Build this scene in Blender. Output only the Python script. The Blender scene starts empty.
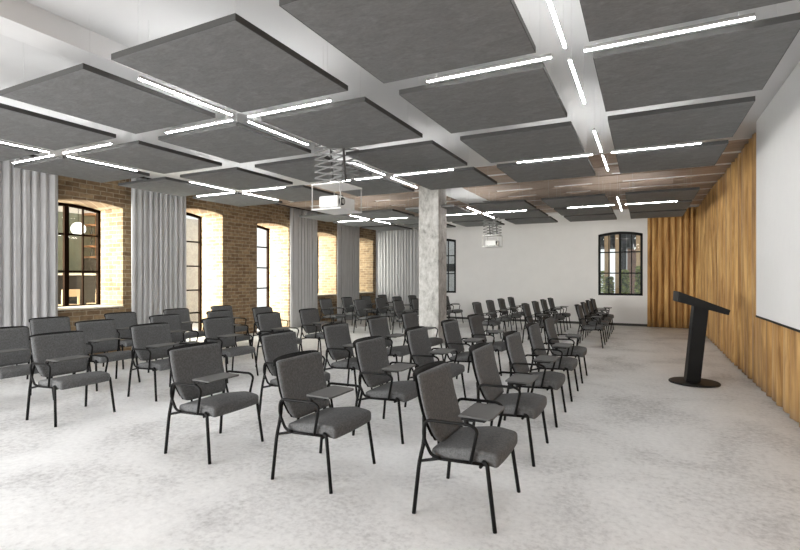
import bpy, bmesh, math, random
from mathutils import Vector, Matrix
random.seed(7)
PI = math.pi
SC = bpy.context.scene
COL = SC.collection

# ------------------------------------------------------------------ camera
EYE = 1.5
cam = bpy.data.cameras.new('camera')
cam.sensor_width = 36
cam.lens = 486.5 / 800 * 36
cam.shift_y = 2.0 / 800
cam.clip_start = 0.05
co = bpy.data.objects.new('camera', cam)
COL.objects.link(co)
co.location = (0, 0, EYE)
co.rotation_euler = (PI / 2, 0, math.radians(26.7))
SC.camera = co

# ------------------------------------------------------------------ world, light, exposure
w = bpy.data.worlds.new('world')
SC.world = w
w.use_nodes = True
bg = w.node_tree.nodes['Background']
bg.inputs[0].default_value = (0.95, 0.98, 1.0, 1)
bg.inputs[1].default_value = 0.85

def area(name, loc, size, energy, color=(1, 1, 1), direction=(0, 0, -1), spread=PI):
    l = bpy.data.lights.new(name, 'AREA')
    l.shape = 'RECTANGLE'
    l.size, l.size_y = size
    l.energy = energy
    l.color = color
    l.spread = spread
    o = bpy.data.objects.new(name, l)
    COL.objects.link(o)
    o.location = loc
    o.rotation_euler = Vector(direction).to_track_quat('-Z', 'Y').to_euler()
    return o

# fill light added behind the camera to brighten the room
area('rear_fill', (-6.6, -3.4, 1.7), (5.5, 1.8), 300, (1, 0.99, 0.98), (.35, 1, -0.38), math.radians(140))

SC.view_settings.view_transform = 'Standard'
SC.view_settings.look = 'None'
SC.view_settings.gamma = 1
SC.view_settings.use_curve_mapping = False
SC.view_settings.exposure = 0.67
STRIP = 40.0

# ------------------------------------------------------------------ materials
def new_mat(name):
    m = bpy.data.materials.new(name)
    m.use_nodes = True
    nt = m.node_tree
    b = nt.nodes['Principled BSDF']
    return m, nt, b

def ramp(nt, stops):
    r = nt.nodes.new('ShaderNodeValToRGB')
    el = r.color_ramp.elements
    while len(el) < len(stops):
        el.new(0.5)
    for e, (p, c) in zip(el, stops):
        e.position = p
        e.color = (*c, 1)
    return r

def coords(nt, scale=(1, 1, 1)):
    t = nt.nodes.new('ShaderNodeTexCoord')
    mp = nt.nodes.new('ShaderNodeMapping')
    mp.inputs['Scale'].default_value = scale
    nt.links.new(t.outputs['Object'], mp.inputs['Vector'])
    return mp.outputs['Vector']

def noise(nt, vec, scale, detail=5, rough=0.6, dist=0.0):
    n = nt.nodes.new('ShaderNodeTexNoise')
    n.inputs['Scale'].default_value = scale
    n.inputs['Detail'].default_value = detail
    n.inputs['Roughness'].default_value = rough
    n.inputs['Distortion'].default_value = dist
    nt.links.new(vec, n.inputs['Vector'])
    return n.outputs['Fac']

def bump(nt, b, h, strength=0.3, dist=0.01):
    bp = nt.nodes.new('ShaderNodeBump')
    bp.inputs['Strength'].default_value = strength
    bp.inputs['Distance'].default_value = dist
    nt.links.new(h, bp.inputs['Height'])
    nt.links.new(bp.outputs['Normal'], b.inputs['Normal'])

def mat_plain(name, col, rough=0.6, metal=0.0, var=0.06, scale=8):
    m, nt, b = new_mat(name)
    v = noise(nt, coords(nt), scale, 4)
    r = ramp(nt, [(0.3, tuple(c * (1 - var) for c in col)), (0.7, tuple(min(1, c * (1 + var)) for c in col))])
    nt.links.new(v, r.inputs[0])
    nt.links.new(r.outputs[0], b.inputs['Base Color'])
    b.inputs['Roughness'].default_value = rough
    b.inputs['Metallic'].default_value = metal
    if max(col) < .03:
        b.inputs['Specular IOR Level'].default_value = .25 if rough < .7 else 0
    return m

def mat_noise2(name, stops, big, small, mixf=0.5, rough=0.8, scale_vec=(1, 1, 1), bmp=0.0, dist=0.0):
    m, nt, b = new_mat(name)
    vec = coords(nt, scale_vec)
    a1 = noise(nt, vec, big, 6, 0.6, dist)
    a2 = noise(nt, vec, small, 6, 0.7)
    mx = nt.nodes.new('ShaderNodeMath'); mx.operation = 'MULTIPLY'; mx.inputs[1].default_value = mixf
    nt.links.new(a2, mx.inputs[0])
    m1 = nt.nodes.new('ShaderNodeMath'); m1.operation = 'MULTIPLY_ADD'; m1.inputs[1].default_value = 1 - mixf
    nt.links.new(a1, m1.inputs[0]); nt.links.new(mx.outputs[0], m1.inputs[2])
    r = ramp(nt, stops)
    nt.links.new(m1.outputs[0], r.inputs[0])
    nt.links.new(r.outputs[0], b.inputs['Base Color'])
    b.inputs['Roughness'].default_value = rough
    if bmp:
        bump(nt, b, a2, bmp, 0.01)
    return m

def g(v, t=(1, 1, 1)):
    return (v * t[0], v * t[1], v * t[2])

M = {}
M['floor'] = mat_noise2('polished_concrete', [(0.34, g(.38)), (0.43, g(.60)), (0.50, g(.74, (.995, 1, 1))), (0.62, g(.84, (.995, 1, 1)))], 0.9, 22.0, 0.44, 0.55, (1, 1, 1), 0.05, 0.6)
M['plaster'] = mat_plain('white_plaster', (.78, .775, .775), 0.85, 0, 0.02, 3)
M['ceiling'] = mat_plain('ceiling_plaster', (.66, .66, .66), 0.85, 0, 0.02, 2)
M['beam'] = mat_plain('beam_plaster', (.70, .70, .70), 0.85, 0, 0.02, 2)
M['felt'] = mat_noise2('grey_felt', [(0.32, g(.125)), (0.5, g(.172, (.99, 1, 1))), (0.68, g(.22, (.99, 1, 1)))], 5, 30, 0.5, 0.95, (1, 2.0, 1), 0.2, 1.2)
M['fabric'] = mat_noise2('grey_woven_fabric', [(0.38, g(.072)), (0.5, g(.122, (.98, 1, 1.01))), (0.62, g(.175, (.98, 1, 1.01)))], 60, 200, 0.6, 0.95, (1, 1, 1), 0.25)
M['black'] = mat_plain('black_powder_coat', (.003, .003, .003), 0.55)
M['blackplastic'] = mat_plain('black_plastic', (.006, .006, .006), 0.6)
M['tablet'] = mat_plain('grey_laminate', (.092, .092, .090), 0.6, 0, 0.03, 20)
M['lectern'] = mat_plain('matt_black_lectern', (.009, .009, .009), 0.5)
M['concrete'] = mat_noise2('raw_concrete', [(0.34, g(.20, (1, .97, .92))), (0.46, g(.42, (1, .98, .94))), (0.58, g(.58, (1, .985, .96))), (0.7, g(.66))], 3.2, 16, 0.5, 0.8, (1, 1, .6), 0.25, 1.5)
M['darkframe'] = mat_plain('dark_steel_frame', (.008, .008, .008), 0.6)
M['brownframe'] = mat_plain('dark_brown_frame', (.010, .006, .004), 0.9)
M['white'] = mat_plain('white_enamel', (.8, .8, .79), 0.4, 0, 0.01)
M['screen'] = mat_plain('matt_white_screen', (.84, .84, .83), 0.9, 0, 0.01)
M['steel'] = mat_plain('galvanised_steel', (.42, .41, .39), 0.35, 0.7)
M['armsteel'] = mat_plain('grey_scissor_steel', (.13, .13, .125), 0.5, 0.2)
M['darkmetal'] = mat_plain('dark_metal', (.09, .088, .085), 0.5, 0.3)
M['cable'] = mat_plain('pale_wire', (.6, .6, .6), 0.6)
M['ledge'] = mat_plain('pale_stone_sill', (.72, .68, .58), 0.7, 0, 0.05)
M['woodceil'] = mat_noise2('brown_timber', [(0.3, (.25, .185, .14)), (0.5, (.36, .275, .215)), (0.7, (.46, .37, .30))], 2, 9, 0.5, 0.7, (.5, 7, 1), 0.1)
M['paleslat'] = mat_plain('pale_painted_batten', (.62, .58, .53), 0.6, 0, 0.08, 6)
M['baseboard'] = mat_plain('charcoal_baseboard', (.05, .05, .048), 0.6)

def mat_brick():
    m, nt, b = new_mat('old_brown_brick')
    t = nt.nodes.new('ShaderNodeTexCoord')
    s = nt.nodes.new('ShaderNodeSeparateXYZ')
    nt.links.new(t.outputs['Object'], s.inputs[0])
    ad = nt.nodes.new('ShaderNodeMath'); ad.operation = 'ADD'
    nt.links.new(s.outputs[0], ad.inputs[0]); nt.links.new(s.outputs[1], ad.inputs[1])
    cb = nt.nodes.new('ShaderNodeCombineXYZ')
    nt.links.new(ad.outputs[0], cb.inputs[0]); nt.links.new(s.outputs[2], cb.inputs[1])
    nz = nt.nodes.new('ShaderNodeTexNoise'); nz.inputs['Scale'].default_value = 6; nz.inputs['Detail'].default_value = 3
    nt.links.new(cb.outputs[0], nz.inputs['Vector'])
    mv = nt.nodes.new('ShaderNodeVectorMath'); mv.operation = 'MULTIPLY_ADD'
    mv.inputs[1].default_value = (.03, .03, 0)
    nt.links.new(nz.outputs['Color'], mv.inputs[0]); nt.links.new(cb.outputs[0], mv.inputs[2])
    br = nt.nodes.new('ShaderNodeTexBrick')
    br.inputs['Scale'].default_value = 1
    br.inputs['Brick Width'].default_value = .255
    br.inputs['Row Height'].default_value = .088
    br.inputs['Mortar Size'].default_value = .010
    br.inputs['Mortar Smooth'].default_value = .3
    br.inputs['Color1'].default_value = (.20, .130, .072, 1)
    br.inputs['Color2'].default_value = (.36, .26, .150, 1)
    br.inputs['Mortar'].default_value = (.36, .30, .21, 1)
    br.inputs['Bias'].default_value = -.15
    nt.links.new(mv.outputs[0], br.inputs['Vector'])
    n2 = nt.nodes.new('ShaderNodeTexNoise'); n2.inputs['Scale'].default_value = 9; n2.inputs['Detail'].default_value = 8
    n2.inputs['Roughness'].default_value = .7
    nt.links.new(cb.outputs[0], n2.inputs['Vector'])
    r2 = ramp(nt, [(.3, (.62, .6, .58)), (.7, (1.25, 1.22, 1.2))])
    nt.links.new(n2.outputs['Fac'], r2.inputs[0])
    mm = nt.nodes.new('ShaderNodeMix'); mm.data_type = 'RGBA'; mm.blend_type = 'MULTIPLY'
    mm.inputs[0].default_value = 1
    nt.links.new(br.outputs['Color'], mm.inputs[6]); nt.links.new(r2.outputs[0], mm.inputs[7])
    nt.links.new(mm.outputs[2], b.inputs['Base Color'])
    b.inputs['Roughness'].default_value = .92
    iv = nt.nodes.new('ShaderNodeMath'); iv.operation = 'SUBTRACT'; iv.inputs[0].default_value = 1
    nt.links.new(br.outputs['Fac'], iv.inputs[1])
    a2 = nt.nodes.new('ShaderNodeMath'); a2.operation = 'MULTIPLY_ADD'; a2.inputs[1].default_value = .5
    nt.links.new(n2.outputs['Fac'], a2.inputs[0]); nt.links.new(iv.outputs[0], a2.inputs[2])
    bump(nt, b, a2.outputs[0], .6, .012)
    return m
M['brick'] = mat_brick()

def mat_drape(name, stops, streak):
    m, nt, b = new_mat(name)
    vec = coords(nt, streak)
    a1 = noise(nt, vec, 2.2, 8, .62, .8)
    r = ramp(nt, stops)
    nt.links.new(a1, r.inputs[0]); nt.links.new(r.outputs[0], b.inputs['Base Color'])
    b.inputs['Roughness'].default_value = .75
    try:
        b.inputs['Sheen Weight'].default_value = .15
    except Exception:
        pass
    bump(nt, b, a1, .15, .01)
    return m
M['drape_grey'] = mat_drape('pale_grey_drape', [(.3, g(.42)), (.7, g(.54, (1, 1, 1.01)))], (6, 6, .6))
M['drape_brown'] = mat_drape('ochre_brown_drape', [(.34, (.25, .120, .032)), (.5, (.48, .265, .085)), (.66, (.70, .44, .165))], (3, 3, .3))

def mat_glass():
    m = bpy.data.materials.new('clear_glass'); m.use_nodes = True
    nt = m.node_tree
    nt.nodes.clear()
    out = nt.nodes.new('ShaderNodeOutputMaterial')
    mx = nt.nodes.new('ShaderNodeMixShader')
    tr = nt.nodes.new('ShaderNodeBsdfTransparent'); tr.inputs[0].default_value = (.93, .95, .94, 1)
    gl = nt.nodes.new('ShaderNodeBsdfGlossy'); gl.inputs['Roughness'].default_value = .02
    mx.inputs[0].default_value = .03
    nt.links.new(tr.outputs[0], mx.inputs[1]); nt.links.new(gl.outputs[0], mx.inputs[2])
    nt.links.new(mx.outputs[0], out.inputs[0])
    return m
M['glass'] = mat_glass()

def mat_emit(name, col, strength):
    m, nt, b = new_mat(name)
    b.inputs['Base Color'].default_value = (*col, 1)
    b.inputs['Emission Color'].default_value = (*col, 1)
    b.inputs['Emission Strength'].default_value = strength
    return m
M['strip'] = mat_emit('lit_diffuser', (1, .995, .985), STRIP)
M['strip_up'] = mat_emit('lit_upper_diffuser', (1, .995, .985), STRIP * .62)
M['housing'] = mat_plain('anodised_aluminium', (.35, .35, .34), .4, .3)
M['globe'] = mat_emit('lit_opal_globe', (1, .97, .9), 1.6)

# ------------------------------------------------------------------ mesh helpers
def obj(name, bm, m, parent=None, smooth=False):
    me = bpy.data.meshes.new(name)
    bmesh.ops.recalc_face_normals(bm, faces=bm.faces)
    bm.to_mesh(me); bm.free()
    me.materials.append(m)
    if smooth:
        for p in me.polygons:
            p.use_smooth = True
    o = bpy.data.objects.new(name, me)
    COL.objects.link(o)
    if parent:
        o.parent = parent
    return o

def thing(name, label, cat, loc=(0, 0, 0), rz=0, group=None):
    o = bpy.data.objects.new(name, None)
    COL.objects.link(o)
    o.location = loc
    o.rotation_euler = (0, 0, rz)
    o.empty_display_size = .1
    return tag(o, label, cat, group)

def tag(o, label, cat, group=None):
    o['label'] = label; o['category'] = cat
    if group:
        o['group'] = group
    return o

def struct(o):
    o['kind'] = 'structure'
    return o

def dup(root):
    r = root.copy(); COL.objects.link(r)
    for ch in list(root.children):
        c = ch.copy(); COL.objects.link(c); c.parent = r
        for gch in ch.children:
            d = gch.copy(); COL.objects.link(d); d.parent = c
    return r

def box(bm, x0, x1, y0, y1, z0, z1, bev=0.0, seg=2):
    vs = [bm.verts.new((x, y, z)) for x in (x0, x1) for y in (y0, y1) for z in (z0, z1)]
    idx = [(0, 1, 3, 2), (4, 6, 7, 5), (0, 4, 5, 1), (2, 3, 7, 6), (0, 2, 6, 4), (1, 5, 7, 3)]
    fs = [bm.faces.new([vs[i] for i in q]) for q in idx]
    if bev:
        es = list({e for f_ in fs for e in f_.edges})
        bmesh.ops.bevel(bm, geom=es, offset=bev, segments=seg, affect='EDGES', profile=.5)
    return bm

def B(*a, **k):
    return box(bmesh.new(), *a, **k)

def prism(bm, pts, mapf, d0, d1):
    a = [bm.verts.new(mapf(u, v, d0)) for u, v in pts]
    b = [bm.verts.new(mapf(u, v, d1)) for u, v in pts]
    n = len(pts)
    bm.faces.new(a); bm.faces.new(b[::-1])
    for i in range(n):
        bm.faces.new([a[i], b[i], b[(i + 1) % n], a[(i + 1) % n]])
    return bm

def round_path(pts, r=.03, seg=5):
    pts = [Vector(p) for p in pts]
    out = [pts[0]]
    for i in range(1, len(pts) - 1):
        p0, p, p1 = pts[i - 1], pts[i], pts[i + 1]
        d0 = (p0 - p); d1 = (p1 - p)
        rr = min(r, d0.length * .45, d1.length * .45)
        a = p + d0.normalized() * rr; b = p + d1.normalized() * rr
        for k in range(seg + 1):
            t = k / seg
            out.append((1 - t) ** 2 * a + 2 * t * (1 - t) * p + t * t * b)
    out.append(pts[-1])
    return out

def tube(bm, pts, rad, n=8, cap=True):
    pts = [Vector(p) for p in pts]
    rings = []
    t0 = (pts[1] - pts[0]).normalized()
    up = Vector((0, 0, 1)) if abs(t0.z) < .9 else Vector((1, 0, 0))
    nrm = t0.cross(up).normalized()
    for i, p in enumerate(pts):
        if i == 0: t = t0
        elif i == len(pts) - 1: t = (pts[i] - pts[i - 1]).normalized()
        else: t = ((pts[i + 1] - p).normalized() + (p - pts[i - 1]).normalized()).normalized()
        nrm = (nrm - t * nrm.dot(t)).normalized()
        bn = t.cross(nrm)
        rings.append([bm.verts.new(p + (nrm * math.cos(2 * PI * k / n) + bn * math.sin(2 * PI * k / n)) * rad) for k in range(n)])
    for a, b in zip(rings, rings[1:]):
        for k in range(n):
            bm.faces.new([a[k], a[(k + 1) % n], b[(k + 1) % n], b[k]])
    if cap:
        bm.faces.new(rings[0][::-1]); bm.faces.new(rings[-1])
    return bm

def T(pts, rad, n=8):
    return tube(bmesh.new(), pts, rad, n)

def lathe(bm, prof, cx=0, cy=0, n=32):
    rings = [[bm.verts.new((cx + r * math.cos(2 * PI * k / n), cy + r * math.sin(2 * PI * k / n), z)) for k in range(n)] for r, z in prof]
    for a, b in zip(rings, rings[1:]):
        for k in range(n):
            bm.faces.new([a[k], a[(k + 1) % n], b[(k + 1) % n], b[k]])
    bm.faces.new(rings[0][::-1]); bm.faces.new(rings[-1])
    return bm

# ------------------------------------------------------------------ room
XL, XR, YB, YF, ZC = -9.35, 1.56, 16.5, -4.0, 3.555
YS = 8.72                                     # plaster ceiling stops, timber one starts
struct(obj('floor', B(XL - 6.5, XR, YF, YB + 8, -.1, 0), M['floor']))
bm = B(XL, XR, YF, YS, ZC, ZC + .2)
struct(obj('ceiling', bm, M['ceiling']))
cbm = B(XL, XR, YS, YB, ZC + .012, ZC + .2)
ceil2 = struct(obj('ceiling_deck', cbm, M['plaster']))
# timber boards of the rear ceiling, with pale slots between them
yy = YS + .12
bm = bmesh.new()
while yy < YB - .3:
    y2 = min(yy + .66, YB)
    box(bm, XL, -4.46, yy, y2, ZC - .012, ZC + .013)
    box(bm, -3.74, XR, yy, y2, ZC - .012, ZC + .013)
    # blocks closing parts of the slot
    x = -3.74
    while x < -.6:
        box(bm, x, x + .45 + .25 * random.random(), y2 + .002, y2 + .24, ZC - .004, ZC + .013)
        x += 1.25 + .2 * random.random()
    x = XL
    while x < -5.2:
        box(bm, x, x + .6, y2 + .002, y2 + .24, ZC - .004, ZC + .013)
        x += 1.1
    yy += .92
struct(obj('ceiling_timber', bm, M['woodceil']))
struct(obj('ceiling_strip', B(-4.455, -3.745, YS, YB, ZC - .01, ZC + .03), M['beam']))
struct(obj('trim_1', B(-4.43, -4.125, YF, YS, 3.37, ZC + .01), M['beam']))

def arch(u0, u1, z1, rise, n=12):
    """points of a shallow arch from (u0,z1) to (u1,z1)"""
    c = (u0 + u1) / 2; hw = (u1 - u0) / 2
    return [(c - hw * math.cos(PI * 0 + (1 - k / n * 2 + 1) * 0 + 0) if False else u0 + (u1 - u0) * k / n,
             z1 + rise * (1 - ((u0 + (u1 - u0) * k / n - c) / hw) ** 2)) for k in range(n + 1)]

def wall_holes(bm, u_start, u_end, ztop, holes, mapf, d0, d1):
    u = u_start
    for (a, b, z0, z1, rise) in holes:
        if a > u + 1e-4:
            prism(bm, [(u, 0), (a, 0), (a, ztop), (u, ztop)], mapf, d0, d1)
        if z0 > 0:
            prism(bm, [(a, 0), (b, 0), (b, z0), (a, z0)], mapf, d0, d1)
        ar = arch(a, b, z1, rise)
        for p, q in zip(ar, ar[1:]):
            prism(bm, [p, q, (q[0], ztop), (p[0], ztop)], mapf, d0, d1)
        u = b
    if u < u_end:
        prism(bm, [(u, 0), (u_end, 0), (u_end, ztop), (u, ztop)], mapf, d0, d1)
    return bm

mapL = lambda u, z, d: (d, u, z)
mapB = lambda u, z, d: (u, d, z)
# far edges and heads of the five deep openings of the brick wall
LW = [(4.92, 6.22, .90, 2.87, .07), (7.50, 8.80, 0, 3.03, .07), (10.0, 11.30, 0, 2.94, .07),
      (12.46, 13.76, .90, 2.88, .07), (14.97, 16.27, .90, 2.88, .07)]
WD = .80
FX = XL - WD
struct(obj('wall_left', wall_holes(bmesh.new(), YF, YB + .3, ZC + .2, LW, mapL, FX - .02, XL), M['brick']))
BW = [(-7.31, -6.05, .93, 2.83, .08), (-1.31, -.05, .93, 2.83, .08)]
struct(obj('wall_back', wall_holes(bmesh.new(), XL, XR, ZC + .2, BW, mapB, YB, YB + .3), M['plaster']))
struct(obj('wall_right', B(XR, XR + .15, YF, YB + .3, 0, ZC + .2), M['plaster']))
struct(obj('baseboard_back', B(XL, XR, YB - .018, YB, 0, .075), M['baseboard']))
for i, (a, b, z0, z1, r) in enumerate(LW):
    if z0 > 0:
        struct(obj('trim_%d' % (i + 2), B(FX + .06, XL + .03, a + .002, b - .002, z0, z0 + .025, bev=.004), M['ledge']))

# column
struct(obj('column', B(-4.55, -4.065, 9.98, 10.47, 0, ZC + .03, bev=.012), M['concrete']))

# windows
def window(n, u0, u1, z0, z1, rise, mapf, d, depth, mat, bars, hz, tint=None, mull=.07):
    root = thing('window_%d' % n, '', '')
    del root['label']; del root['category']
    struct(root)
    fw = .045 if z0 != .93 else .065
    bm = bmesh.new()
    d0, d1 = d - depth / 2, d + depth / 2
    prism(bm, [(u0, z0), (u0 + fw, z0), (u0 + fw, z1 + .02), (u0, z1)], mapf, d0, d1)
    prism(bm, [(u1 - fw, z0), (u1, z0), (u1, z1), (u1 - fw, z1 + .02)], mapf, d0, d1)
    prism(bm, [(u0, z0), (u1, z0), (u1, z0 + fw), (u0, z0 + fw)], mapf, d0, d1)
    ar = arch(u0, u1, z1, rise)
    for p, q in zip(ar, ar[1:]):
        prism(bm, [(p[0], p[1] - fw * 1.3), (q[0], q[1] - fw * 1.3), q, p], mapf, d0, d1)
    obj('window_frame', bm, mat, root)
    c = (u0 + u1) / 2
    if mull:
        obj('mullion', prism(bmesh.new(), [(c - mull / 2, z0), (c + mull / 2, z0), (c + mull / 2, z1 + rise - .03), (c - mull / 2, z1 + rise - .03)], mapf, d0 + .005, d1 - .005), mat, root)
    for u in bars:
        zt = z1 + rise * (1 - ((u - c) / ((u1 - u0) / 2)) ** 2) - .03
        obj('glazing_bar', prism(bmesh.new(), [(u - .013, z0), (u + .013, z0), (u + .013, zt), (u - .013, zt)], mapf, d0 + .015, d1 - .015), mat, root)
    for z in hz:
        obj('glazing_bar', prism(bmesh.new(), [(u0, z - .018), (u1, z - .018), (u1, z + .018), (u0, z + .018)], mapf, d0 + .012, d1 - .012), mat, root)
    obj('pane', prism(bmesh.new(), [(u0 + .02, z0 + .02), (u1 - .02, z0 + .02)] + [(x, z - .03) for x, z in arch(u0 + .02, u1 - .02, z1, rise)][::-1], mapf, d - .004, d + .004), M['glass'], root)
    return root

for i, (a, b, z0, z1, r) in enumerate(LW):
    c = (a + b) / 2
    hz = [1.61, 2.34] if z0 else [.60, 1.17, 1.77, 2.38]
    bars = [c - .32, c + .32] if z0 else [c]
    window(i + 1, a, b, z0 + (.0 if z0 else 0.01), z1, r, mapL, FX + .03, .07, M['brownframe'], bars, hz, mull=.085 if z0 else 0)
for i, (a, b, z0, z1, r) in enumerate(BW):
    c = (a + b) / 2
    window(6 + i, a + .004, b - .004, z0, z1 - .004, r, mapB, YB + .05, .09, M['darkframe'], [c - .32, c + .32], [1.62, 2.27], mull=.07)

# daylight just outside each opening of the brick wall
for i, (a, b, z0, z1, r) in enumerate(LW):
    area('window_daylight', (FX - .75, a - .25, (z0 + z1) / 2 + .1), (1.1, z1 - z0 + .4), [270, 320, 310, 220, 95][i], (1, .965, .885), (.50, .86, .06), math.radians(120))
area('window_daylight', (-.7, YB + 1.6, 2.2), (1.4, 2), 5, (1, 1, 1), (0, -1, -.2))

# ------------------------------------------------------------------ ceiling rafts
H = 1.55
ZP = EYE + H
COLS = [('A', -.205, .555), ('B', -1.203, -.436), ('C', -2.192, -1.427), ('D', -3.186, -2.405), ('E', -4.175, -3.395), ('F', -5.150, -4.385)]
ROWS1 = [(1.402, 2.212), (2.388, 3.190), (3.372, 4.180), (4.365, 5.160)]
ROWS2 = [(6.49, 7.30), (7.49, 8.29), (8.47, 9.27)]
W_, D_ = .768 * H, .803 * H
raft = thing('ceiling_panel', 'x', 'ceiling panel', (0, 0, 0))
obj('felt_board', B(-W_ / 2, W_ / 2, -D_ / 2, D_ / 2, 0, .042, bev=.004, seg=1), M['felt'], raft)
CL = ZC - ZP - .042
M['edge'] = mat_plain('dark_edge_band', (.055, .055, .053), .9)  # shade on the panel sides, put in as a darker rim colour
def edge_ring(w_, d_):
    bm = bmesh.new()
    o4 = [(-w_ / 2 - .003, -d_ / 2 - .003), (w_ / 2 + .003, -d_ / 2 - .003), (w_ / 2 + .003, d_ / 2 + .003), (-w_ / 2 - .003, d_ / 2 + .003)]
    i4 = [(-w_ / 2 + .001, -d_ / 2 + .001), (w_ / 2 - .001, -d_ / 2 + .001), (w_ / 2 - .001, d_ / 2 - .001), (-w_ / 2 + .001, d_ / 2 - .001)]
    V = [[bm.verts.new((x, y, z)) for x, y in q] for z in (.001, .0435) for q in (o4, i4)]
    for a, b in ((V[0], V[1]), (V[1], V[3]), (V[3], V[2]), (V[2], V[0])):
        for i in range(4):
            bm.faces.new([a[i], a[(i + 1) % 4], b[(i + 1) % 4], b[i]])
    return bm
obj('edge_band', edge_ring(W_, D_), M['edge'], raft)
for sx in (-1, 1):
    for sy in (-1, 1):
        obj('cable', T([(sx * (W_ / 2 - .12), sy * (D_ / 2 - .12), .04), (sx * (W_ / 2 - .12), sy * (D_ / 2 - .12), .042 + CL)], .0013, 5), M['cable'], raft)
ordn = ['first', 'second', 'third', 'fourth', 'fifth', 'sixth']
first = True
for grp, rows in (('near', ROWS1), ('far', ROWS2)):
    for ri, (y0, y1) in enumerate(rows):
        for ci, (cn, x0, x1) in enumerate(COLS):
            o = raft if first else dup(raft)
            first = False
            o.location = ((x0 + x1) / 2 * H, (y0 + y1) / 2 * H, ZP)
            o['label'] = 'square grey felt ceiling panel, %s line from the screen wall, %s from camera in the %s panel group' % (ordn[ci], ordn[ri], grp)
            o['group'] = 'hanging grey felt panels, %s group' % grp

# the panel that the column passes through has a notch cut in it
for o in [q for q in bpy.data.objects if q.name.startswith('ceiling_panel')]:
    if abs(o.location.x - (-3.186 - 2.405) / 2 * H) < .05 and abs(o.location.y - (6.49 + 7.30) / 2 * H) < .05:
        ox, oy = o.location.x, o.location.y
        xs = [-W_ / 2, -4.57 - ox, -4.045 - ox, W_ / 2]
        ys_ = [-D_ / 2, 10.49 - oy, D_ / 2]
        hb = bmesh.new()
        vt = {}
        for k, z in enumerate((0, .042)):
            for i, x in enumerate(xs):
                for j, y in enumerate(ys_):
                    vt[i, j, k] = hb.verts.new((x, y, z))
        for i in range(3):
            for j in range(2):
                if (i, j) != (1, 0):
                    for k in (0, 1):
                        hb.faces.new([vt[i, j, k], vt[i + 1, j, k], vt[i + 1, j + 1, k], vt[i, j + 1, k]])
        rim = [((0, 0), (1, 0)), ((2, 0), (3, 0))] + [((i, 2), (i + 1, 2)) for i in range(3)] + [((i, j), (i, j + 1)) for i in (0, 3) for j in range(2)]
        rim += [((1, 1), (2, 1)), ((1, 0), (1, 1)), ((2, 0), (2, 1))]
        for p, q in rim:
            hb.faces.new([vt[p[0], p[1], 0], vt[q[0], q[1], 0], vt[q[0], q[1], 1], vt[p[0], p[1], 1]])
        for ch in list(o.children):
            if ch.name.startswith(('felt_board', 'edge_band')):
                bpy.data.objects.remove(ch)
        obj('felt_board', hb, M['felt'], o)
        o['label'] = 'square grey felt ceiling panel notched around the concrete column, in the far panel group'

# linear lights in crosses
LX = [(-.31, 'screen-side'), (-2.285, 'middle'), (-4.28, 'window-side')]
LY = [(2.295, 'nearest'), (4.272, 'middle'), (7.395, 'farthest')]
lamp = thing('linear_light', 'x', 'ceiling light')
LL = .62 * H
obj('housing', B(0, LL, -.009, .009, .007, .030), M['housing'], lamp)
obj('diffuser', B(0.002, LL - .002, -.0085, .0085, 0, .008), M['strip'], lamp)
obj('upper_diffuser', B(0.01, LL - .01, -.007, .007, .0295, .0303), M['strip_up'], lamp)
for s in (.08, LL - .08):
    obj('cable', T([(s, 0, .0300), (s, 0, ZC - ZP)], .0013, 5), M['cable'], lamp)
first = True
for lx, nx in LX:
    for ly, ny in LY:
        for ang, dn in ((0, 'the screen wall'), (PI / 2, 'the back wall'), (PI, 'the brick wall'), (-PI / 2, 'the camera')):
            o = lamp if first else dup(lamp)
            first = False
            o.location = (lx * H + .07 * H * math.cos(ang), ly * H + .07 * H * math.sin(ang), ZP)
            o.rotation_euler = (0, 0, ang)
            o['label'] = 'lit bar pointing toward %s at the %s light crossing of the %s line' % (dn, ny, nx)
            o['group'] = 'linear ceiling lights in crosses'

# ------------------------------------------------------------------ drapes
def drape(name, label, u0, u1, d, mapf, z0, z1, m, wl, amp, seed, group=None, nz=10, lean=0.0, sgn=-1, pw=.75):
    rnd = random.Random(seed)
    ph = [rnd.random() * 6.28 for _ in range(6)]
    L = u1 - u0
    n = max(12, int(L / wl * 14))
    bm = bmesh.new()
    rows = []
    for j in range(nz + 1):
        t = j / nz
        z = z0 + (z1 - z0) * t
        row = []
        for i in range(n + 1):
            u = u0 + L * i / n
            k = 2 * PI / wl
            uu = u + lean * math.sin(.9 * u + ph[3]) * (t - .5)
            warp = .35 * math.sin(uu * 1.9 + ph[0]) + .5 * math.sin(uu * 3.7 + ph[1])
            p = abs(math.sin((k * uu + warp * 1.6 + ph[2]) / 2)) ** pw
            off = sgn * amp * ((2 * p - 1) + .22 * math.sin(1.7 * k * uu + ph[4] + t * 1.2))
            off *= .85 + .15 * math.sin(3 * t + uu + ph[5])
            row.append(bm.verts.new(mapf(u + .18 * amp * math.cos(k * uu + t), z, d + off)))
        rows.append(row)
    for a, b in zip(rows, rows[1:]):
        for i in range(n):
            bm.faces.new([a[i], a[i + 1], b[i + 1], b[i]])
    o = obj(name, bm, m, None, True)
    md = o.modifiers.new('thickness', 'SOLIDIFY'); md.thickness = .006; md.offset = 0
    return tag(o, label, 'curtain', group)

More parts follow.
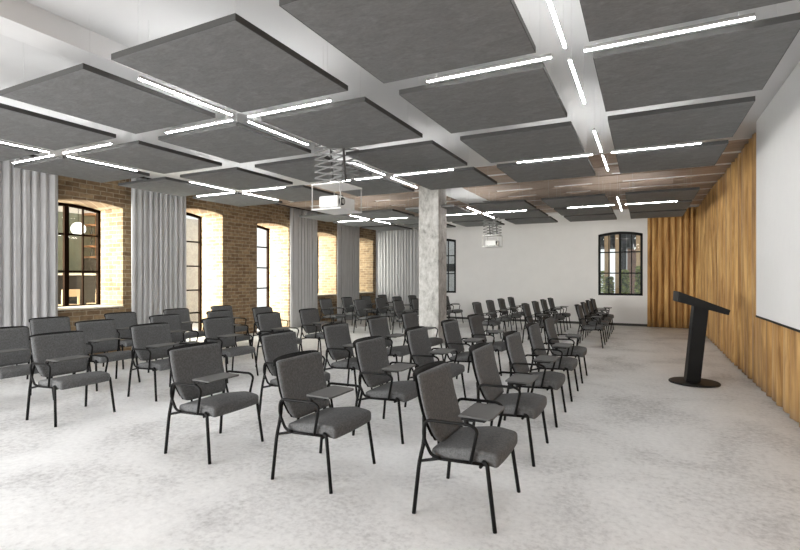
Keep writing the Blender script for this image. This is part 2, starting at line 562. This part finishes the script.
CXL = XL + .16
gl = 'grey floor-length drapes'
drape('drape', 'pale grey floor-length drape at the left picture edge, before the first window', 1.4, 4.93, CXL, mapL, .01, ZC - .04, M['drape_grey'], .128, .030, 1, gl, sgn=1)
drape('drape', 'pale grey drape on brick between the first window and the first tall glazed door', 6.30, 7.58, CXL, mapL, .01, ZC - .04, M['drape_grey'], .128, .030, 2, gl, sgn=1)
drape('drape', 'pale grey drape hanging behind the nearer projector, right of the second glazed door', 11.20, 12.46, CXL, mapL, .01, ZC - .04, M['drape_grey'], .128, .030, 3, gl, sgn=1)
drape('drape', 'pale grey drape between the two farthest windows of the brick wall', 13.62, 14.98, CXL, mapL, .01, ZC - .04, M['drape_grey'], .128, .030, 4, gl, sgn=1)
drape('drape', 'wide pale grey drape on the back wall, left of the concrete column', XL + .2, -7.38, YB - .15, mapB, .01, ZC - .04, M['drape_grey'], .128, .030, 5, gl)
gb = 'ochre brown drapes'
CXR = 1.416
drape('drape', 'long ochre brown drape along the right wall, behind screen and lectern', -3.5, 16.29, CXR, mapL, .01, ZC - .03, M['drape_brown'], .30, .056, 6, gb, 22, .16, -1, .9)
drape('drape', 'brown pleated drape on the back wall, right of the garden window', .08, 1.50, YB - .10, mapB, .01, ZC - .03, M['drape_brown'], .155, .050, 7, gb)
# curtain tracks
def track(lab, a, b, d, mapf):
    bm = bmesh.new()
    prism(bm, [(a, ZC - .03), (b, ZC - .03), (b, ZC - .001), (a, ZC - .001)], mapf, d - .015, d + .015)
    tag(obj('curtain_track', bm, M['darkframe']), lab, 'curtain track', 'dark curtain tracks under the ceiling')
track('thin dark curtain track along the top of the brick wall', 1.3, YB - .3, CXL, mapL)
track('thin dark curtain track at the top of the back wall, left of the column', XL + .25, -7.2, YB - .15, mapB)

# ------------------------------------------------------------------ screen
sc_ = thing('projection_screen', 'large matt white projection screen hung in front of the ochre drape', 'screen', (1.325, 5.27, .976))
obj('screen_surface', B(-.012, .012, -2.57, 2.57, 0.02, ZC - .976 - .005, bev=.002, seg=1), M['screen'], sc_)
obj('bottom_bar', B(-.016, .016, -2.59, 2.59, -.004, .02, bev=.003, seg=1), M['black'], sc_)

# ------------------------------------------------------------------ lectern
le = thing('lectern', 'black lectern with sloping top, leaning post and round base, before the drape', 'lectern', (.625, 8.02, 0), math.radians(5))
obj('base', lathe(bmesh.new(), [(.312, 0), (.318, .006), (.318, .018), (.310, .026), (.05, .028)], n=56), M['lectern'], le, False)
bm = bmesh.new()
prism(bm, [(-.115, .026), (.060, .026), (.165, 1.12), (-.010, 1.18)], lambda u, z, d: (u, d, z), -.11, .11)
bmesh.ops.bevel(bm, geom=bm.edges[:], offset=.006, segments=2, affect='EDGES')
obj('post', bm, M['lectern'], le)
bm = bmesh.new()
prism(bm, [(-.235, 1.155), (.365, .985), (.385, 1.055), (-.225, 1.300)], lambda u, z, d: (u, d, z), -.24, .24)
bmesh.ops.bevel(bm, geom=bm.edges[:], offset=.005, segments=2, affect='EDGES')
obj('desk_top', bm, M['lectern'], le)

# ------------------------------------------------------------------ projector lifts
def lift(label, x, y, plabel):
    r = thing('projector_lift', label, 'projector lift', (x, y, 2.33), 0, 'scissor lifts carrying the projectors')
    a, b = .205, .235
    hcage = .285
    obj('tray', B(-a - .01, a + .01, -b - .01, b + .01, -.018, 0, bev=.003, seg=1), M['white'], r)
    obj('top_plate', B(-a - .01, a + .01, -b - .01, b + .01, hcage, hcage + .016, bev=.003, seg=1), M['white'], r)
    for sx in (-1, 1):
        for sy in (-1, 1):
            obj('post', T([(sx * a, sy * b, 0), (sx * a, sy * b, hcage)], .007, 8), M['steel'], r)
    z0 = hcage + .02
    top = ZC - 2.33
    nlev = 12
    dz = (top - z0) / nlev
    for sy in (-.19, .19):
        for k in range(nlev):
            za, zb = z0 + k * dz, z0 + (k + 1) * dz
            for s in (-1, 1):
                bm = bmesh.new()
                p0 = Vector((-s * .20, sy + s * .004, za + .004)); p1 = Vector((s * .20, sy + s * .004, zb - .004))
                dd = (p1 - p0).normalized(); nn = Vector((-dd.z, 0, dd.x)) * .008
                vs = []
                for yy_ in (-.003, .003):
                    vs.append([bm.verts.new(q + Vector((0, yy_, 0))) for q in (p0 + nn, p1 + nn, p1 - nn, p0 - nn)])
                bm.faces.new(vs[0]); bm.faces.new(vs[1][::-1])
                for i in range(4):
                    bm.faces.new([vs[0][i], vs[1][i], vs[1][(i + 1) % 4], vs[0][(i + 1) % 4]])
                obj('scissor_arm', bm, M['armsteel'], r)
    for xx in (-.10, .09):
        obj('cable_channel', T([(xx + .04, 0, z0), (xx - .05, 0.02, top)], .017, 4), M['darkmetal'], r)
    obj('ceiling_plate', B(-.22, .22, -.22, .22, top - .012, top - .001), M['darkmetal'], r)
    p = thing('projector', plabel, 'projector', (x - .01, y - .03, 2.331), 0, 'white projectors on the lifts')
    obj('body', B(-.12, .15, -.17, .22, .012, .150, bev=.012), M['white'], p, False)
    bm = bmesh.new()
    bmesh.ops.create_cone(bm, cap_ends=True, segments=28, radius1=.05, radius2=.045, depth=.045, matrix=Matrix.Translation((.160, -.10, .082)) @ Matrix.Rotation(PI / 2, 4, 'Y'))
    ln = obj('lens', bm, M['blackplastic'], p)
    bm = bmesh.new()
    bmesh.ops.create_cone(bm, cap_ends=True, segments=24, radius1=.030, radius2=.030, depth=.008, matrix=Matrix.Translation((.182, -.10, .082)) @ Matrix.Rotation(PI / 2, 4, 'Y'))
    obj('lens_glass', bm, M['steel'], ln)
    for sx in (-.09, .11):
        for sy in (-.13, .18):
            obj('foot', lathe(bmesh.new(), [(.012, 0), (.012, .014)], sx, sy, 10), M['blackplastic'], p)
lift('large scissor lift hanging from the ceiling in the foreground, holding a projector', -3.42, 5.06, 'white projector on the tray of the nearer, larger scissor lift')
lift('small distant scissor lift in front of the white back wall', -3.70, 12.95, 'white projector on the tray of the distant scissor lift')

# ------------------------------------------------------------------ tablet chairs
def cushion(w, d, h, bev, nx=8, ny=8, fn=None):
    bm = bmesh.new()
    bmesh.ops.create_cube(bm, size=1)
    bmesh.ops.scale(bm, vec=(d, w, h), verts=bm.verts)
    sharp = bm.edges[:]
    bmesh.ops.bevel(bm, geom=sharp, offset=bev, segments=4, affect='EDGES', profile=.55)
    for ax, n, L in ((0, nx, d), (1, ny, w)):
        for i in range(1, n):
            c = -L / 2 + L * i / n
            co_ = Vector((c, 0, 0)) if ax == 0 else Vector((0, c, 0))
            no = Vector((1, 0, 0)) if ax == 0 else Vector((0, 1, 0))
            bmesh.ops.bisect_plane(bm, geom=bm.verts[:] + bm.edges[:] + bm.faces[:], plane_co=co_, plane_no=no)
    if fn:
        for v in bm.verts:
            v.co = fn(v.co)
    return bm

def make_chair():
    t = thing('tablet_chair', 'x', 'chair')
    def fseat(c):
        x, y, z = c
        back = min(1, max(0, (.05 - x) / .24))
        fr = max(0, (x - .05) / .18)
        z2 = z - .020 * fr * fr - .024 * back
        if z > 0:
            z2 -= .014 * back
            z2 += .010 * (1 - (y / .26) ** 2) * (1 - (x / .23) ** 2)
        yy_ = y * (1 - .06 * max(0, -x / .23) - .04 * max(0, x / .23) ** 3)
        return Vector((x + .054 + .012 * (1 - (y / .26) ** 2) * (1 if x > 0 else 0), yy_, z2 + .412))
    obj('seat', cushion(.535, .435, .084, .026, 8, 8, fseat), M['fabric'], t, True)
    # backrest pad and shell share one outline
    Z0, Z1 = .442, .872
    def hw(v):
        return .270 - .046 * max(0, (1 - v / .42)) ** 1.5 if v < .42 else .270 + .006 * (v - .42)
    def cx(v):
        return -.142 - .120 * v - .016 * math.sin(PI * v) * 1.0
    def sheet(nu, nv, th0, th1, bul, ztop, inset):
        bm = bmesh.new()
        F, Bk = [], []
        for j in range(nv + 1):
            v = j / nv
            ze = Z0 + (ztop - Z0) * v
            f, k = [], []
            for i in range(nu + 1):
                u = -1 + 2 * i / nu
                # rounded corners
                e = abs(u)
                w_ = hw(v) - inset
                zt = ze
                if v > .9:
                    zt -= .008 * e ** 14
                if v < .1:
                    zt += .012 * e ** 10
                edge = min(1, (1 - e) * w_ / .014, (v * (Z1 - Z0) + .004) / .014, ((1 - v) * (Z1 - Z0) + .004) / .014)
                rd = math.sqrt(max(0, 1 - (1 - edge) ** 2))
                mid = cx(v) - bul * (1 - u * u) * (.35 + .65 * v)
                tm = (th0 + th1) / 2
                hf = (th1 - th0) / 2 * (.35 + .65 * rd)
                f.append(bm.verts.new((mid + tm + hf, u * w_, zt)))
                k.append(bm.verts.new((mid + tm - hf, u * w_, zt)))
            F.append(f); Bk.append(k)
        for j in range(nv):
            for i in range(nu):
                bm.faces.new([F[j][i], F[j][i + 1], F[j + 1][i + 1], F[j + 1][i]])
                bm.faces.new([Bk[j][i], Bk[j + 1][i], Bk[j + 1][i + 1], Bk[j][i + 1]])
        for i in range(nu):
            bm.faces.new([F[0][i], Bk[0][i], Bk[0][i + 1], F[0][i + 1]])
            bm.faces.new([F[nv][i], F[nv][i + 1], Bk[nv][i + 1], Bk[nv][i]])
        for j in range(nv):
            bm.faces.new([F[j][0], F[j + 1][0], Bk[j + 1][0], Bk[j][0]])
            bm.faces.new([F[j][nu], Bk[j][nu], Bk[j + 1][nu], F[j + 1][nu]])
        return bm
    obj('backrest', sheet(20, 20, .0, .040, .004, Z1, .0), M['fabric'], t, True)
    sh = obj('back_shell', sheet(20, 20, -.016, -.002, .052, Z1 + .006, .004), M['blackplastic'], t, True)
    # rim bar of the shell, bowed backwards between the two top corners
    pts = []
    for i in range(25):
        u = -1 + 2 * i / 24
        pts.append((cx(1) - .012 - (.058 * (1 - u * u)), u * .270, Z1 + .008 - .010 * abs(u) ** 6))
    obj('rim', T([(cx(.93) - .01, -.272, Z1 - .04)] + pts + [(cx(.93) - .01, .272, Z1 - .04)], .009, 8), M['blackplastic'], sh, True)
    R = .0128
    for s in (-1, 1):
        obj('leg', T(round_path([(.266, s * .302, 0), (.213, s * .283, .385), (.185, s * .272, .392)], .02), R, 10), M['black'], t, True)
        obj('leg', T(round_path([(-.260, s * .300, 0), (-.226, s * .292, .325), (-.193, s * .288, .470), (-.205, s * .262, .56), (-.222, s * .225, .60)], .05), R, 10), M['black'], t, True)
        obj('armrest', T(round_path([(-.085, s * .287, .372), (-.145, s * .289, .385), (-.197, s * .299, .50), (-.184, s * .300, .604), (.115, s * .298, .610), (.158, s * .297, .582), (.112, s * .287, .378)], .045, 6), .0105, 10), M['black'], t, True)
        obj('seat_rail', T([(-.226, s * .288, .335), (-.10, s * .280, .366), (.205, s * .276, .378)], .010, 8), M['black'], t, True)
        obj('back_bracket', T([(-.165, s * .11, .37), (-.172, s * .11, .47)], .009, 6), M['black'], t, True)
    obj('cross_bar', T([(.17, -.28, .360), (.17, .28, .360)], .010), M['black'], t, True)
    obj('cross_bar', T([(-.14, -.285, .357), (-.14, .285, .357)], .010), M['black'], t, True)
    bm = bmesh.new()
    out = [(.028, -.268), (.228, -.276), (.238, -.255), (.236, .040), (.220, .060), (.045, .066), (.030, .050)]
    prism(bm, out, lambda u, v, d: (u, v, d), .641, .653)
    tb = obj('writing_tablet', bm, M['tablet'], t)
    bm = bmesh.new()
    tube(bm, [(.085, -.291, .600), (.085, -.291, .642)], .017, 10)
    box(bm, .05, .20, -.292, -.235, .632, .641)
    box(bm, .10, .13, -.30, -.05, .630, .641)
    obj('tablet_bracket', bm, M['black'], tb)
    return t

chair = make_chair()
CX = [-1.050, -2.208, -3.380, -5.525, -6.69, -7.83]
ROWN = ['front row', 'second row', 'third row', 'fourth row', 'fifth row', 'sixth row']
POS5 = ['nearest the camera', 'second from the camera', 'middle one', 'fourth from the camera', 'farthest from the camera']
POS4 = ['nearest the camera', 'second from the camera', 'third from the camera', 'farthest from the camera']
first = True
for blk, ys in (('near', [3.10, 4.22, 5.34, 6.46, 7.58]), ('far', [11.36, 12.48, 13.60, 14.72])):
    for ci, cxx in enumerate(CX):
        yl = ys[1:] if (blk == 'near' and ci == 5) else ys
        for k, y in enumerate(yl):
            o = chair if first else dup(chair)
            first = False
            o.location = (cxx, y, 0)
            pos = (POS5 if len(yl) == 5 else POS4)[k]
            o['label'] = 'grey tablet-arm chair in the %s of the %s block, %s' % (ROWN[ci], blk, pos)
            o['group'] = 'grey tablet-arm chairs, %s block' % blk

# ------------------------------------------------------------------ beyond the brick wall: bar room and courtyard
cA, sA = math.cos(math.radians(26.7)), math.sin(math.radians(26.7))
M['sage'] = mat_plain('sage_paint', (.19, .215, .17), .8)
M['counter'] = mat_plain('dark_counter_front', (.025, .025, .025), .6)
M['palewood'] = mat_plain('pale_beech', (.50, .36, .22), .5)
M['shelfwood'] = mat_plain('orange_wood_shelf', (.42, .20, .09), .5)
M['bottle'] = mat_plain('dark_bottle_glass', (.03, .035, .03), .15)
M['renderwall'] = mat_noise2('pale_rough_render', [(.3, g(.30)), (.5, g(.42)), (.7, g(.55))], 3, 18, .6, .9, (1, 1, 1), .3)

BXW = -13.2
struct(obj('wall_bar_room', B(BXW - .15, BXW, 5.9, 9.6, 0, 3.15), M['sage']))
struct(obj('ceiling_shade_bar_room', B(-12.6, -10.25, 5.2, 9.8, 3.5, 3.55), M['plaster']))  # roof slab added to darken the bar room, leaves the white band in skylight
struct(obj('trim_8', B(BXW - .15, BXW + .01, 5.9, 9.6, 3.15, 3.45), M['white']))
bc = thing('bar_counter', 'dark bar counter with pale top seen through the first window', 'counter', (-12.0, 7.2, 0))
obj('counter_front', B(-.3, .2, -1.6, 1.6, 0, 1.54), M['counter'], bc)
obj('counter_top', B(-.34, .26, -1.62, 1.62, 1.54, 1.585, bev=.005), M['ledge'], bc)
gp = thing('pendant_lamp', 'round glowing white globe lamp seen through the first window', 'lamp', (-12.5, 7.165, 2.69))
bm = bmesh.new(); bmesh.ops.create_uvsphere(bm, u_segments=32, v_segments=20, radius=.16)
obj('globe', bm, M['globe'], gp, True)
obj('cord', T([(0, 0, .155), (0, 0, .811)], .006, 6), M['black'], gp)
bk = thing('back_bar_shelf', 'dark back-bar shelving with orange wood shelves seen through the first window', 'shelf', (-13.0, 7.94, 0))
obj('cabinet', B(-.18, .17, -.30, .42, 0, 1.98), M['counter'], bk)
for z in (2.02, 2.30, 2.58, 2.86, 3.14):
    obj('shelf', B(-.18, .17, -.30, .42, z - .02, z + .02), M['shelfwood'], bk)
for yy_ in (-.29, .06, .41):
    obj('upright', B(-.18, -.14, yy_ - .01, yy_ + .012, 1.98, 3.14), M['shelfwood'], bk)
k = 0
for z, zl in ((2.04, 'lowest'), (2.32, 'middle'), (2.60, 'highest')):
    for q, yy_ in enumerate((-.18, -.02, .18)):
        o = thing('bottle', '%s bottle on the %s orange back-bar shelf' % (('left', 'middle', 'right')[q], zl), 'bottle', (-12.95, 7.94 + yy_, z + .0005), 0, 'bottles on the back-bar shelves')
        obj('glass_body', lathe(bmesh.new(), [(.034, 0), (.036, .01), (.036, .12), (.03, .145), (.013, .165), (.012, .20)], n=14), M['bottle' if q != 1 else 'ledge'], o, True)
        obj('cap', lathe(bmesh.new(), [(.014, .201), (.014, .222)], n=12), M['black'], o)
def bar_chair(label, x, y):
    o = thing('bar_stool', label, 'stool', (x, y, 0), 0, 'pale wood stools at the bar counter')
    obj('seat', B(-.19, .19, -.19, .19, .86, .90, bev=.01), M['palewood'], o)
    obj('backrest', B(.165, .19, -.19, .19, 1.07, 1.23, bev=.01), M['palewood'], o)
    for sx in (-1, 1):
        for sy in (-1, 1):
            top = 1.12 if sx > 0 else .86
            obj('leg', B(sx * .17 - .018, sx * .17 + .018, sy * .165 - .018, sy * .165 + .018, 0, top), M['palewood'], o)
    for sy in (-1, 1):
        obj('rail', B(-.165, .165, sy * .165 - .01, sy * .165 + .01, .3, .33), M['palewood'], o)
bar_chair('pale wooden bar stool, left one seen through the first window', -11.35, 6.25)
bar_chair('pale wooden bar stool, right one seen through the first window', -11.35, 6.98)
struct(obj('wall_courtyard', B(-13.4, -13.25, 10.0, 12.6, 0, 3.4), M['renderwall']))

# ------------------------------------------------------------------ garden behind the back wall
M['timber'] = mat_noise2('weathered_timber', [(.3, (.30, .19, .10)), (.5, (.50, .34, .20)), (.7, (.66, .48, .30))], 3, 12, .5, .8, (6, 6, .8), .2)
M['garden_brick'] = mat_plain('pink_brown_masonry', (.30, .18, .13), .9, 0, .25, 6)
M['slate'] = mat_plain('dark_slate_cladding', (.035, .038, .042), .7)
def leafmat(name, a, b):
    m, nt, bs = new_mat(name)
    v = noise(nt, coords(nt), 9, 3)
    r = ramp(nt, [(.35, a), (.65, b)])
    nt.links.new(v, r.inputs[0]); nt.links.new(r.outputs[0], bs.inputs['Base Color'])
    bs.inputs['Roughness'].default_value = .6
    return m
M['leaf'] = leafmat('green_leaves', (.06, .11, .02), (.62, .66, .22))
for x, lb in ((-1.16, 'leftmost timber post in the garden seen through the right-hand back window'), (-.82, 'second timber post in the garden seen through the right-hand back window'), (-.175, 'thick timber post at the right edge of the garden window view')):
    tag(obj('timber_post', B(x - .085, x + .085, 18.2, 18.37, 0, 3.6, bev=.01), M['timber']), lb, 'post', 'timber posts in the garden')
tag(obj('cladded_pillar', B(-.78, -.555, 18.42, 18.6, 0, 3.7, bev=.01), M['slate']), 'dark slate-clad pillar seen through the middle of the right-hand back window', 'pillar')
tag(obj('canopy', B(-2.4, .9, 18.65, 20.0, 2.55, 3.5, bev=.01), M['slate']), 'dark canopy over the garden seen at the top of the back window', 'canopy')
struct(obj('wall_garden', B(-.60, 1.4, 20.5, 20.7, 0, 2.9), M['garden_brick']))
def shrub(label, x, y, h, wd, seed, n=1500):
    rnd = random.Random(seed)
    t = thing('garden_shrub', label, 'shrub', (x, y, 0), 0, 'leafy shrubs in the garden')
    bm = bmesh.new()
    for _ in range(n):
        zz = h * (.25 + .75 * rnd.random() ** .7)
        rr = wd * math.sqrt(rnd.random()) * (1.15 - .6 * zz / h)
        an = rnd.random() * 2 * PI
        c = Vector((rr * math.cos(an), rr * math.sin(an), zz))
        q = Matrix.Rotation(rnd.random() * 6.28, 3, 'Z') @ Matrix.Rotation(rnd.uniform(-1.2, 1.2), 3, 'X')
        s = .035 + .03 * rnd.random()
        vs = [bm.verts.new(c + q @ Vector(p)) for p in ((-s, 0, 0), (0, -s * .45, s * .1), (s, 0, 0), (0, s * .45, s * .1))]
        bm.faces.new(vs)
    obj('foliage', bm, M['leaf'], t)
    bm = bmesh.new()
    for _ in range(7):
        an = rnd.random() * 6.28
        tube(bm, [(0.02 * math.cos(an), .02 * math.sin(an), 0), (wd * .4 * math.cos(an), wd * .4 * math.sin(an), h * .55), (wd * .5 * math.cos(an), wd * .5 * math.sin(an), h * .9)], .008, 5)
    obj('stem', bm, M['timber'], t)
shrub('leafy shrub low behind the left half of the garden window', -1.05, 17.5, 1.50, .22, 3)
shrub('tall leafy shrub behind the middle of the garden window', -.58, 17.3, 1.72, .20, 4, 1900)
shrub('leafy shrub behind the right half of the garden window', -.12, 17.5, 1.85, .22, 5, 1900)
shrub('wide green bush at the back of the garden, left of the masonry wall', -1.75, 21.6, 1.75, .75, 9, 2600)
ob = thing('outdoor_board', 'dark horizontal board outside the back window beside the column', 'board', (-6.75, 18.05, 0))
obj('board', B(-.85, .85, -.04, .04, 1.72, 2.02), M['slate'], ob)
for px_ in (-.78, .78):
    obj('post', B(px_ - .03, px_ + .03, .04, .10, 0, 2.0), M['slate'], ob)
struct(obj('wall_annex', B(-8.6, -5.2, 19.4, 19.6, 0, 3.4), M['renderwall']))
